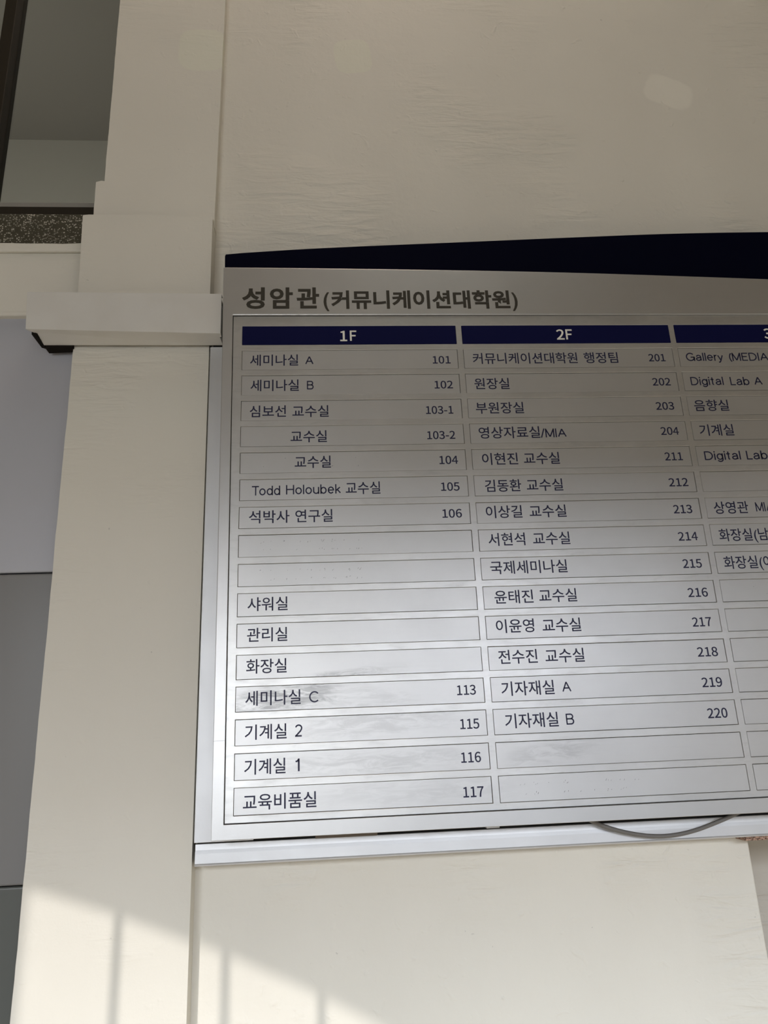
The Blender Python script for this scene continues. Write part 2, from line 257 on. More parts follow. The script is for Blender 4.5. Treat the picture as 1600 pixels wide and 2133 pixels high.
# light Latin letters drawn as pen strokes of even width (cap height = 1)
def _arc(cx, cy, rx, ry, a0, a1, n=14):
    return [(cx + rx * math.cos(math.radians(a0 + (a1 - a0) * i / n)), cy + ry * math.sin(math.radians(a0 + (a1 - a0) * i / n))) for i in range(n + 1)]
XH = 0.70; _r = 0.27
def _bowl(x0, x1, y0, y1): return _arc((x0 + x1) / 2, (y0 + y1) / 2, (x1 - x0) / 2, (y1 - y0) / 2, 0, 360, 26)
PEN = {
 'A': (0.78, [[(0, 0), (0.39, 1), (0.78, 0)], [(0.14, 0.36), (0.64, 0.36)]]),
 'B': (0.62, [[(0, 0.53), (0.36, 0.53)] + _arc(0.36, 0.765, 0.215, 0.235, -90, 90)[1:] + [(0, 1), (0, 0), (0.38, 0)] + _arc(0.38, 0.265, 0.24, 0.265, -90, 90)[1:]]),
 '1': (0.22, [[(0, 0.80), (0.14, 0.86), (0.22, 1)], [(0.22, 1), (0.22, 0)]]),
 '2': (0.54, [_arc(0.27, 0.73, 0.26, 0.27, 165, -25, 14) + [(0.42, 0.45), (0.02, 0.0), (0.54, 0.0)]]),
 'C': (0.78, [_arc(0.42, 0.5, 0.42, 0.51, 42, 318, 26)]),
 'D': (0.72, [[(0, 0), (0, 1), (0.28, 1)] + _arc(0.28, 0.5, 0.44, 0.5, 90, -90, 20)[1:] + [(0, 0)]]),
 'E': (0.54, [[(0.54, 1), (0, 1), (0, 0), (0.55, 0)], [(0, 0.53), (0.50, 0.53)]]),
 'G': (0.82, [_arc(0.42, 0.5, 0.42, 0.51, 42, 352, 28)[:-1] + [(0.82, 0.44)], [(0.50, 0.46), (0.82, 0.46), (0.82, 0.0)]]),
 'H': (0.70, [[(0, 0), (0, 1)], [(0.70, 0), (0.70, 1)], [(0, 0.53), (0.70, 0.53)]]),
 'I': (0.0, [[(0, 0), (0, 1)]]),
 'L': (0.50, [[(0, 1), (0, 0), (0.50, 0)]]),
 'M': (0.80, [[(0, 0), (0, 1), (0.40, 0.02), (0.80, 1), (0.80, 0)]]),
 'T': (0.68, [[(0, 1), (0.68, 1)], [(0.34, 1), (0.34, 0)]]),
 'a': (0.50, [[(0.02, 0.53)] + _arc(0.25, 0.48, 0.22, 0.24, 150, 0, 10) + [(0.47, 0.10), (0.52, 0.0)],
              [(0.47, 0.42), (0.20, 0.38)] + _arc(0.20, 0.19, 0.20, 0.19, 90, 270, 10) + _arc(0.22, 0.24, 0.25, 0.24, -80, -10, 6)]),
 'b': (0.52, [[(0, 0), (0, 1)], _bowl(0, 0.52, 0, XH)]),
 'd': (0.52, [[(0.52, 0), (0.52, 1)], _bowl(0, 0.52, 0, XH)]),
 'e': (0.52, [[(0.02, 0.37), (0.52, 0.37)] + _arc(0.26, 0.36, 0.26, 0.36, 2, 322, 26)]),
 'g': (0.52, [[(0.52, XH), (0.52, 0.0)] + _arc(0.26, 0.0, 0.26, 0.27, 0, -155, 14)[1:], _bowl(0, 0.52, 0, XH)]),
 'i': (0.0, [[(0, 0), (0, XH)], [(0, 0.96), (0, 1.0)]]),
 'k': (0.46, [[(0, 0), (0, 1)], [(0.42, XH), (0.0, 0.28)], [(0.15, 0.42), (0.46, 0)]]),
 'l': (0.0, [[(0, 0), (0, 1)]]),
 'o': (0.54, [_bowl(0, 0.54, 0, XH)]),
 'r': (0.28, [[(0, 0), (0, XH)], [(0, 0.45)] + _arc(0.26, 0.45, 0.26, 0.26, 170, 92, 8)]),
 't': (0.28, [[(0.12, 0.92), (0.12, 0.14)] + _arc(0.24, 0.12, 0.12, 0.12, 180, 270, 6), [(0, XH), (0.28, XH)]]),
 'u': (0.50, [[(0, XH), (0, 0.25)] + _arc(0.25, 0.25, 0.25, 0.25, 180, 360, 14) + [(0.50, XH)], [(0.50, 0.3), (0.50, 0)]]),
 'y': (0.50, [[(0, XH), (0.26, 0.02)], [(0.50, XH), (0.22, -0.14), (0.14, -0.26), (0.0, -0.27)]]),
 '/': (0.34, [[(0, -0.1), (0.34, 1.08)]]),
 '(': (0.16, [_arc(0.75, 0.42, 0.75, 0.92, 140, 220, 14)]),
 ')': (0.16, [_arc(-0.59, 0.42, 0.75, 0.92, 40, -40, 14)]),
}
def pen_mesh(ch, w):
    V, F = [], []
    runs = []
    for st in PEN[ch][1]:          # sharp corners start a new stroke
        cur = [st[0]]
        for i in range(1, len(st)):
            cur.append(st[i])
            if i < len(st) - 1:
                d0 = Vector(st[i]) - Vector(st[i - 1]); d1 = Vector(st[i + 1]) - Vector(st[i])
                if d0.normalized().dot(d1.normalized()) < -0.2: runs.append(cur); cur = [st[i]]
        runs.append(cur)
    for st in runs:
        closed = abs(st[0][0] - st[-1][0]) < 1e-6 and abs(st[0][1] - st[-1][1]) < 1e-6
        st = [(x, 0.0 + y * (1 - w) + w / 2 if ch not in 'gy/()' else y * (1 - w) + w / 2) for x, y in st]
        n = len(st); b0 = len(V)
        for i in range(n):
            p = Vector(st[i])
            a = Vector(st[i - 1]) if i else (Vector(st[-2]) if closed else None)
            b = Vector(st[i + 1]) if i < n - 1 else (Vector(st[1]) if closed else None)
            d0 = (p - a).normalized() if a is not None else None; d1 = (b - p).normalized() if b is not None else None
            ext = Vector((0, 0))
            if d0 is None: d0 = d1; ext = -d1 * w / 2 if abs(d1.x) < 0.1 or abs(d1.y) < 0.1 else ext
            if d1 is None: d1 = d0; ext = d0 * w / 2 if (abs(d0.x) < 0.1) else ext
            n0 = Vector((-d0.y, d0.x)); n1 = Vector((-d1.y, d1.x)); m_ = (n0 + n1)
            m_ = m_.normalized() if m_.length > 1e-4 else n0
            k = min(1 / max(0.3, m_.dot(n0)), 1.35) * w / 2
            V.append(tuple(p + ext + m_ * k)); V.append(tuple(p + ext - m_ * k))
        for i in range(n - 1): F.append((b0 + 2 * i, b0 + 2 * i + 1, b0 + 2 * i + 3, b0 + 2 * i + 2))
    return V, F

# lettering: every character is laid out as an outline mesh and set on the plane of its plate
_fc = bpy.data.curves.new('type', 'FONT'); _fo = bpy.data.objects.new('type', _fc); C.objects.link(_fo)
_cache = {}
def run_mesh(s, off):
    if (s, off) in _cache: return _cache[(s, off)]
    _fc.body = s; _fc.offset = off; _fc.resolution_u = 3
    bpy.context.view_layer.update()
    me = bpy.data.meshes.new_from_object(_fo.evaluated_get(bpy.context.evaluated_depsgraph_get()))
    vs = [(v.co.x, v.co.y) for v in me.vertices]; fs = [tuple(p.vertices) for p in me.polygons]
    bpy.data.meshes.remove(me); _cache[(s, off)] = (vs, fs); return vs, fs
def glyph(style, ch):
    a, v, f = GLYPHS[style + ch]
    return [(int(p.split(',')[0]) / 1000, int(p.split(',')[1]) / 1000) for p in v.split()], [tuple(int(i) for i in q.split('.')) for q in f.split()], a
def word(s, off, style):
    """verts, faces, centre height in em"""
    V, F, x = [], [], 0.0
    if style == 'h' or s[0] == '#':          # numerals
        for ch in s.lstrip('#'):
            vs, fs, adv = glyph('h' if style == 'h' else 'd', ch)
            base = len(V); V += [(p[0] + x, p[1]) for p in vs]; F += [tuple(i + base for i in f) for f in fs]; x += adv
        return V, F, 0.515
    if all(ord(ch) < 128 for ch in s) and style != 't':          # Latin, drawn with an even pen
        for ch in s:
            vs, fs = pen_mesh(ch, 0.128); base = len(V)
            V += [(p[0] + x, p[1]) for p in vs]; F += [tuple(i + base for i in f) for f in fs]
            x += PEN[ch][0] + (0.10 if ch in 'rT' else 0.17 if ch in 'ALky/(' else 0.24)
        return V, F, 0.5
    vs, fs = run_mesh(s, off)
    return vs, fs, (0.375 if any(ord(ch) > 0x1000 for ch in s) else 0.345)
def lettering(name, words, y, em, off, material, parent, style=''):
    V, F = [], []
    for (s, x0, x1, zc) in words:
        vs, fs, mid = word(s, off, style)
        a = min(p[0] for p in vs); b = max(p[0] for p in vs); k = (x1 - x0) / (b - a)
        e = em['#'] if s[0] == '#' else em['h'] if any(ord(ch) > 0x1000 for ch in s) else em['l']
        base = len(V)
        V += [(x0 + (p[0] - a) * k, y, zc + (p[1] - mid) * e) for p in vs]
        F += [tuple(i + base for i in f) for f in fs]
    me = bpy.data.meshes.new(name); me.from_pydata(V, [], F); me.update()
    return link(name, me, parent, material)

# column, row, text, left, right, centre height (metres on the sign)
WORDS = [
    (1, 1, '세미나실', 0.0118, 0.0822, -0.0566), (1, 1, 'A', 0.0925, 0.1046, -0.0572), (1, 1, '#101', 0.2817, 0.3087, -0.0579), 
    (1, 2, '세미나실', 0.013, 0.0829, -0.0976), (1, 2, 'B', 0.0946, 0.1044, -0.0978), (1, 2, '#102', 0.282, 0.3094, -0.099), 
    (1, 3, '심보선', 0.0124, 0.0642, -0.1388), (1, 3, '교수실', 0.0733, 0.1255, -0.1394), 
    (1, 3, '#103-1', 0.2669, 0.3071, -0.1398), (1, 4, '교수실', 0.0706, 0.1222, -0.1788), 
    (1, 4, '#103-2', 0.2663, 0.3072, -0.1796), (1, 5, '교수실', 0.0763, 0.1272, -0.2178), 
    (1, 5, '#104', 0.2816, 0.3086, -0.2182), (1, 6, 'Todd', 0.017, 0.056, -0.2593), 
    (1, 6, 'Holoubek', 0.0641, 0.1402, -0.2587), (1, 6, '교수실', 0.147, 0.1956, -0.258), 
    (1, 6, '#105', 0.2814, 0.3079, -0.2585), (1, 7, '석박사', 0.0135, 0.0689, -0.2974), 
    (1, 7, '연구실', 0.0768, 0.1281, -0.2974), (1, 7, '#106', 0.2807, 0.3083, -0.2982), 
    (1, 10, '샤워실', 0.0133, 0.0661, -0.418), (1, 11, '관리실', 0.0133, 0.0656, -0.4584), 
    (1, 12, '화장실', 0.0128, 0.0647, -0.4989), (1, 13, '세미나실', 0.0123, 0.0825, -0.5389), 
    (1, 13, 'C', 0.0932, 0.1051, -0.5398), (1, 13, '#113', 0.2842, 0.309, -0.5386), 
    (1, 14, '기계실', 0.0123, 0.0646, -0.5802), (1, 14, '2', 0.0751, 0.0843, -0.5804), 
    (1, 14, '#115', 0.2853, 0.3101, -0.5809), (1, 15, '기계실', 0.0122, 0.0632, -0.6214), 
    (1, 15, '1', 0.0752, 0.0806, -0.6214), (1, 15, '#116', 0.2836, 0.309, -0.6216), 
    (1, 16, '교육비품실', 0.0113, 0.1008, -0.6622), (1, 16, '#117', 0.2833, 0.3094, -0.6626), 
    (2, 1, '커뮤니케이션대학원', 0.3424, 0.5025, -0.0562), (2, 1, '행정팀', 0.5126, 0.5654, -0.0562), 
    (2, 1, '#201', 0.6133, 0.6396, -0.0569), (2, 2, '원장실', 0.3417, 0.3942, -0.098), 
    (2, 2, '#202', 0.6132, 0.6413, -0.0975), (2, 3, '부원장실', 0.3407, 0.412, -0.1376), 
    (2, 3, '#203', 0.6123, 0.6403, -0.1376), (2, 4, '영상자료실', 0.3418, 0.4321, -0.177), 
    (2, 4, '/MIA', 0.4328, 0.4712, -0.1787), (2, 4, '#204', 0.6133, 0.6409, -0.1782), 
    (2, 5, '이현진', 0.3434, 0.3956, -0.2178), (2, 5, '교수실', 0.4041, 0.4567, -0.2178), (2, 5, '#211', 0.6131, 0.64, -0.2184), 
    (2, 6, '김동환', 0.3442, 0.3965, -0.2586), (2, 6, '교수실', 0.4042, 0.4569, -0.2585), 
    (2, 6, '#212', 0.6127, 0.6415, -0.2585), (2, 7, '이상길', 0.3423, 0.394, -0.2974), (2, 7, '교수실', 0.4044, 0.4572, -0.2977), 
    (2, 7, '#213', 0.613, 0.6406, -0.2992), (2, 8, '서현석', 0.3424, 0.3941, -0.3375), (2, 8, '교수실', 0.4051, 0.4577, -0.3376), 
    (2, 8, '#214', 0.6132, 0.6417, -0.3395), (2, 9, '국제세미나실', 0.3417, 0.4491, -0.3774), 
    (2, 9, '#215', 0.6133, 0.6407, -0.3789), (2, 10, '윤태진', 0.3441, 0.3973, -0.4182), 
    (2, 10, '교수실', 0.4054, 0.4577, -0.418), (2, 10, '#216', 0.6138, 0.6421, -0.4198), 
    (2, 11, '이윤영', 0.3426, 0.3945, -0.4576), (2, 11, '교수실', 0.4057, 0.4584, -0.4584), 
    (2, 11, '#217', 0.6131, 0.6402, -0.4604), (2, 12, '전수진', 0.3423, 0.3948, -0.4982), 
    (2, 12, '교수실', 0.4053, 0.4582, -0.4988), (2, 12, '#218', 0.6133, 0.6418, -0.5007), 
    (2, 13, '기자재실', 0.3425, 0.4128, -0.5391), (2, 13, 'A', 0.4232, 0.4353, -0.5393), 
    (2, 13, '#219', 0.6124, 0.6403, -0.5407), (2, 14, '기자재실', 0.3438, 0.4137, -0.5796), 
    (2, 14, 'B', 0.4239, 0.4345, -0.5802), (2, 14, '#220', 0.6132, 0.6404, -0.5803), 
    (3, 1, 'Gallery', 0.6726, 0.7314, -0.0558), (3, 1, '(MEDIA)', 0.7409, 0.8083, -0.0562), 
    (3, 2, 'Digital', 0.6729, 0.7241, -0.097), (3, 2, 'Lab', 0.7347, 0.7648, -0.0976), 
    (3, 2, 'A', 0.7724, 0.7853, -0.0976), (3, 3, '음향실', 0.6714, 0.7248, -0.1376), (3, 4, '기계실', 0.6726, 0.7252, -0.1776), 
    (3, 5, 'Digital', 0.6731, 0.7279, -0.2182), (3, 5, 'Lab', 0.7368, 0.7689, -0.2184), 
    (3, 7, '상영관', 0.6728, 0.7242, -0.2984), (3, 7, 'MIA', 0.7351, 0.7619, -0.2982), 
    (3, 8, '화장실(남)', 0.6732, 0.7512, -0.339), (3, 9, '화장실(여)', 0.6728, 0.7513, -0.379), 
    (1, 0, '#1', 0.1448, 0.1553, -0.0172), (1, 0, 'F', 0.1594, 0.1691, -0.0167), (2, 0, '#2', 0.4746, 0.4869, -0.0164), 
    (2, 0, 'F', 0.4892, 0.4993, -0.0161), (3, 0, '#3', 0.8041, 0.8173, -0.0163), (3, 0, 'F', 0.8206, 0.8315, -0.0156), 
    (0, 0, '성', -0.0012, 0.0331, 0.0465), (0, 0, '암', 0.0403, 0.0749, 0.0464), (0, 0, '관', 0.0806, 0.1146, 0.0464), 
    (0, 0, '(', 0.1211, 0.1298, 0.0439), (0, 0, '커뮤니케이션대학원', 0.1327, 0.4074, 0.0437), (0, 0, ')', 0.4104, 0.4194, 0.0435), 
]

# ================================================================== SETTING
# main wall with the niche below right of the sign
bm = bmesh.new()
WY, WB = 0.078, 0.30
prism(bm, [(-0.24, -2.1), (0.678, -2.1), (0.678, -0.745), (2.2, -0.745), (2.2, 1.9), (-0.225, 1.9), (-0.225, 0.30), (-0.24, 0.30)], WY, WB)
o = finish('wall_back', bm, M_WALL, bevel=0.0025, seg=3)
tag(o, 'cream painted plaster wall behind the directory sign, with trowel marks and lighter patches', kind='structure')
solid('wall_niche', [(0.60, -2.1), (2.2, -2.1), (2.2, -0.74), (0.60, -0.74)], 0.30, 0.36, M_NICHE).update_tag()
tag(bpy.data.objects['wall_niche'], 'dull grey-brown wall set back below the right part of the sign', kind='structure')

# pillar: lower shaft, thicker band at sign height, slimmer shaft above with a small ledge
bm = bmesh.new()
prism(bm, [(-0.0568, -2.1), (-0.0568, 0.0)] + rough_edge((-0.0570, 0.0), (-0.0570, 0.01), 1, 0, 1) + [(-0.2612, 0.0)]
      + rough_edge((-0.2612, -0.003), (-0.2598, -1.0), 60, 0.0012, 3) + [(-0.2620, -2.1)], 0.052, 0.30)
prism(bm, [(-0.0570, 0.004), (-0.0570, 0.226), (-0.0590, 0.2305)] + rough_edge((-0.0625, 0.2312), (-0.262, 0.2324), 26, 0.0006, 7)
      + rough_edge((-0.2635, 0.231), (-0.2575, 0.004), 22, 0.0007, 9), 0.045, 0.30)
prism(bm, [(-0.0560, 0.22)] + rough_edge((-0.0566, 0.246), (-0.0500, 0.722), 30, 0.0005, 11) + [(-0.046, 1.9), (-0.2415, 1.9)]
      + rough_edge((-0.2410, 0.80), (-0.2397, 0.312), 44, 0.0011, 13) + [(-0.2397, 0.3115), (-0.2450, 0.3125)]
      + rough_edge((-0.2535, 0.3095), (-0.2526, 0.22), 10, 0.0008, 15), 0.060, 0.30)
o = finish('pillar', bm, M_PILLAR, bevel=0.0012, seg=2)
tag(o, 'cream plastered pillar left of the sign with a thicker band and hand-worked edges', kind='structure')

# bay left of the pillar: plaster band, terrazzo sill, window with dark frame, grey enamel panels
bm = bmesh.new()
prism(bm, [(-1.9, 0.0625), (-0.24, 0.0625), (-0.24, 0.172), (-1.9, 0.166)], 0.062, 0.30)
prism(bm, [(-1.9, 0.168)] + [(-1.9 + 1.66 * k / 60, 0.166 + 0.006 * k / 60) for k in range(1, 60)] + [(-0.24, 0.172)]
      + [(-0.24 - 1.66 * k / 60, 0.1875 + 0.0022 * noise.noise(Vector((k * 1.3, 2, 0)))) for k in range(61)], 0.0575, 0.30)
prism(bm, [(-1.9, 0.056), (-0.24, 0.056), (-0.24, 0.0635), (-1.9, 0.0635)], 0.0605, 0.30)
o = finish('wall_left_band', bm, M_PILLAR, bevel=0.002, seg=2)
tag(o, 'cream plaster band between terrazzo sill and grey panels left of the pillar', kind='structure')
bm = bmesh.new(); prism(bm, [(-1.9, 0.1855), (-0.235, 0.1865), (-0.235, 0.2478), (-1.9, 0.2466)], 0.063, 0.30)
o = finish('window_sill', bm, M_TERR, bevel=0.0015); tag(o, 'speckled dark terrazzo sill under the inner window, left of the pillar', kind='structure')
wf = empty('window_1', (0, 0, 0)); tag(wf, 'inner window with dark bronze frame above the terrazzo sill', kind='structure')
solid('mullion', [(-0.4715, 0.285), (-0.4490, 0.285), (-0.4490, 1.85), (-0.4715, 1.85)], 0.112, 0.150, M_BROWNF, wf, 0.0015)
solid('bottom_rail', [(-1.9, 0.270), (-0.225, 0.270), (-0.225, 0.3065), (-1.9, 0.3055)], 0.116, 0.150, M_BROWNF, wf, 0.0015)
solid('glazing_bead', [(-1.9, 0.3065), (-0.225, 0.3075), (-0.225, 0.3205), (-1.9, 0.3195)], 0.122, 0.150, M_GREYIN, wf, 0.002)
solid('pane', [(-0.4480, 0.321), (-0.225, 0.321), (-0.225, 1.85), (-0.4480, 1.85)], 0.134, 0.138, M_GLASS, wf)
solid('pane', [(-1.9, 0.321), (-0.4725, 0.321), (-0.4725, 1.85), (-1.9, 1.85)], 0.134, 0.138, M_GLASS, wf)
# the space seen through the inner window: a grey beam and the soffit above it
o = solid('wall_beyond', [(-3.0, -0.2), (1.0, -0.2), (1.0, 1.2070), (-3.0, 1.2070)], 0.90, 1.0, M_BEYOND)
tag(o, 'grey wall seen through the inner window', kind='structure')
bm = bmesh.new(); box(bm, -3.0, 1.0, 0.30, 1.0, 1.2075, 1.30)
o = finish('ceiling_beyond', bm, M_GREYIN); tag(o, 'grey soffit seen through the inner window', kind='structure')

cl = empty('wall_left'); tag(cl, 'grey enamelled wall panels left of the pillar with fine seams', kind='structure')
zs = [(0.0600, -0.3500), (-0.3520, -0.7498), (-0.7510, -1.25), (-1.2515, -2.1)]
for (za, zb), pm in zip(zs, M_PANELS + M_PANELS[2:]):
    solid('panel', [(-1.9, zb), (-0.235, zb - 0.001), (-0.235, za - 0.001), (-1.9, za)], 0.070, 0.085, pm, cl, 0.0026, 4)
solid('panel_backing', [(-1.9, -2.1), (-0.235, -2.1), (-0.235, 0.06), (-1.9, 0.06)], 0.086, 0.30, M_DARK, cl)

# the hall around the camera
HX0, HX1, HY0, HZ0, HZ1 = -1.9, 2.2, -2.5, -2.1, 1.9
bm = bmesh.new(); box(bm, HX0, HX1, HY0, 0.30, HZ0 - 0.1, HZ0); o = finish('floor', bm, M_FLOOR); tag(o, 'warm tiled hall floor', kind='structure')
bm = bmesh.new(); box(bm, HX0, HX1, HY0, 0.30, HZ1, HZ1 + 0.1); o = finish('ceiling', bm, M_CEIL); tag(o, 'hall ceiling', kind='structure')
bm = bmesh.new(); box(bm, HX1, HX1 + 0.1, HY0, 0.36, HZ0, HZ1); o = finish('wall_right', bm, M_ROOM); tag(o, 'right wall of the hall', kind='structure')
bm = bmesh.new(); box(bm, HX0 - 0.1, HX0, HY0, 0.30, HZ0, HZ1); o = finish('wall_side', bm, M_ROOM); tag(o, 'left side wall of the hall', kind='structure')
# front wall with the arched window whose edge and bars the sunlight draws on the pillar
D = 0.065 + 2.46
k = D / SUN.y; SX, SZ = SUN.x * k, SUN.z * k
def arc(x): return ARC_Z + math.sqrt(max(0, ARC_R ** 2 - (x - ARC_X) ** 2))
ARC_R, ARC_X = 2.39, -0.946; ARC_Z = -0.763 - math.sqrt(ARC_R ** 2 - 0.746 ** 2)
wx0, wx1 = -0.262 - SX, 1.0 - SX
top = [(x / 40.0 * (wx1 - wx0) + wx0, 0) for x in range(41)]
top = [(x, arc(x + SX) - SZ) for x, _ in top]
bm = bmesh.new()
for (a, b) in zip(top[:-1], top[1:]):
    prism(bm, [(a[0], a[1]), (b[0], b[1]), (b[0], HZ1), (a[0], HZ1)], HY0, HY0 + 0.04)
box(bm, HX0, wx0, HY0, HY0 + 0.04, HZ0, HZ1); box(bm, wx1, 0.30, HY0, HY0 + 0.04, HZ0, HZ1); box(bm, 0.30, 2.0, HY0, HY0 + 0.04, 0.02, HZ1); box(bm, 2.0, HX1, HY0, HY0 + 0.04, HZ0, HZ1)
o = finish('wall_front', bm, M_ROOM); tag(o, 'hall wall behind the camera with a wide arched window', kind='structure')
GY = -1.15; kg = (0.065 - GY) / SUN.y
wf2 = empty('door_grille'); tag(wf2, 'slim upright bars of the entrance grille behind the camera', kind='structure')
i = 0; xb = -0.1365 - 0.118 + 0.118
while xb < 0.95:
    X = xb - SUN.x * kg; bm = bmesh.new(); box(bm, X - 0.0042, X + 0.0042, GY, GY + 0.012, HZ0, 0.25)
    finish('bar', bm, M_BROWNF, wf2); xb += 0.118

# ================================================================== DIRECTORY SIGN
sign = empty('directory_sign', (0.48, 0.0, -0.7035))
tag(sign, 'silver building directory sign with three columns of room plaques and a navy arched top', 'sign')
SO = -Vector(sign.location)
def sub(o):        # geometry is written in world coordinates; keep it there under the sign's Empty
    if o.parent is sign: o.matrix_parent_inverse = Matrix.Translation(SO)
    return o
def ftop(x):
    P = [(-0.0299, 0.1009), (0.113, 0.0994), (0.365, 0.0957), (0.518, 0.0921), (0.667, 0.0870), (0.829, 0.0808), (1.02, 0.0722)]
    return interp(P, x)
def ntop(x):
    P = [(-0.031, 0.1328), (0.1135, 0.1440), (0.3723, 0.1583), (0.5302, 0.1670), (0.6916, 0.1749), (0.856, 0.1792), (1.02, 0.181)]
    return interp(P, x)
def interp(P, x):  # smooth curve through the points
    if x <= P[0][0]: return P[0][1]
    for i in range(len(P) - 1):
        if x <= P[i + 1][0] or i == len(P) - 2:
            t = (x - P[i][0]) / (P[i + 1][0] - P[i][0]); h = P[i + 1][0] - P[i][0]
            def sl(j):
                j0, j1 = max(0, j - 1), min(len(P) - 1, j + 1); return (P[j1][1] - P[j0][1]) / (P[j1][0] - P[j0][0])
            a, b = sl(i) * h, sl(i + 1) * h
            return ((2 * t**3 - 3 * t**2 + 1) * P[i][1] + (t**3 - 2 * t**2 + t) * a + (-2 * t**3 + 3 * t**2) * P[i + 1][1] + (t**3 - t**2) * b)
XR = 1.012
RL_T, RL_B = (-0.0143, 0.0177), (-0.0111, -0.6861)     # left edge of the recess
RR = 0.998
# face frame: four flat sides around the recess, one welded mesh
bm = bmesh.new()
N = 40; tp = [(-0.0299 + (XR + 0.0299) * i / N) for i in range(N + 1)]
outer_top = [(x, ftop(x)) for x in tp]
def quadstrip(bm, y0, y1):
    for i in range(N):
        a, b = outer_top[i], outer_top[i + 1]
        ia = (RL_T[0] + (RR - RL_T[0]) * i / N, 0.0177 - 0.001 * i / N); ib = (RL_T[0] + (RR - RL_T[0]) * (i + 1) / N, 0.0177 - 0.001 * (i + 1) / N)
        yield [ia, ib, b, a]
ring = []
for q in quadstrip(bm, 0, 0): ring.append(q)
ring.append([(XR, -0.7035), outer_top[-1], (RR, 0.0167), (RR, -0.6861)])
ring.append([(-0.0255, -0.7035), (XR, -0.7035), (RR, -0.6861), RL_B])
ring.append([(-0.0299, 0.1009), (-0.0285, -0.03), (-0.0268, -0.38), (-0.0255, -0.7035), RL_B, RL_T])
for q in ring:
    vs = [bm.verts.new((p[0], 0.0, p[1])) for p in q]; bm.faces.new(vs)
bmesh.ops.remove_doubles(bm, verts=bm.verts[:], dist=1e-5)
for f in bm.faces:
    f.normal_update()
    if f.normal.y > 0: f.normal_flip()
ret = bmesh.ops.extrude_face_region(bm, geom=bm.faces[:])
vv = [e for e in ret['geom'] if isinstance(e, bmesh.types.BMVert)]
bmesh.ops.translate(bm, verts=vv, vec=(0, 0.030, 0))
sub(finish('face_frame', bm, M_FACE, sign, 0.0009, 2))
sub(solid('joint_line', [(-0.0262, -0.5892), (-0.0115, -0.5890), (-0.0115, -0.5887), (-0.0262, -0.5889)], -0.0001, 0.0004, M_GHOST, sign))
# navy board with the arched top
NX = [(-0.0300 + (XR + 0.0300) * i / N) for i in range(N + 1)]
pts = [(XR, 0.03), (-0.0285, 0.03), (-0.0300, 0.1290), (-0.0290, 0.1322)] + [(x, ntop(x)) for x in NX[1:]]
sub(solid('top_board', pts, 0.011, 0.028, M_NAVY, sign, 0.0006))
b_ = solid('bracket', [(0.1300, 0.10), (0.158, 0.10), (0.158, 0.1485), (0.1300, 0.1475)], 0.0285, 0.0325, M_BROWNF, sign, 0.0004); sub(b_); b_['label'] = 'brown metal bracket end'

COLX = [(0.0, 0.3200), (0.3289, 0.6528), (0.6615, 0.9850)]
ZT = [0, -.0405, -.0813, -.1221, -.1622, -.2024, -.2426, -.2830, -.3229, -.3634, -.4032, -.4435, -.4839, -.5239, -.5642, -.6050, -.6452]
ZB = [-.0315, -.0726, -.1132, -.1536, -.1936, -.2338, -.2737, -.3139, -.3539, -.3943, -.4344, -.4747, -.5152, -.5553, -.5960, -.6367, -.6771]
# slotted sheet: uprights and crossbars between the plaque openings, one sheet
bm = bmesh.new(); Y0, Y1 = 0.0028, 0.0050
xs = [-0.0155]
for a, b in COLX: xs += [a, b]
xs.append(RR + 0.002)
zs_ = [0.0168]
for a, b in zip(ZT, ZB): zs_ += [a, b]
zs_.append(-0.6852)
gv = {}
def V(i, j):
    if (i, j) not in gv:
        x = xs[i] if i else -0.0135 + 0.0031 * (0.0177 - zs_[j]) / 0.7038
        gv[(i, j)] = bm.verts.new((x, Y0, zs_[j]))
    return gv[(i, j)]
for i in range(len(xs) - 1):
    for j in range(len(zs_) - 1):
        if i % 2 == 1 and j % 2 == 1: continue
        bm.faces.new((V(i, j), V(i, j + 1), V(i + 1, j + 1), V(i + 1, j)))
for f in bm.faces:
    f.normal_update()
    if f.normal.y > 0: f.normal_flip()
ret = bmesh.ops.extrude_face_region(bm, geom=bm.faces[:])
bmesh.ops.translate(bm, verts=[e for e in ret['geom'] if isinstance(e, bmesh.types.BMVert)], vec=(0, Y1 - Y0, 0))
o = sub(finish('slotted_sheet', bm, M_GRID, sign, 0.00035, 1))
sub(solid('back_sheet', [(-0.016, -0.689), (RR + 0.003, -0.689), (RR + 0.003, 0.020), (-0.016, 0.020)], 0.0056, 0.0075, M_DARK, sign))  # coloured dark so the gaps around the plaques read as shade

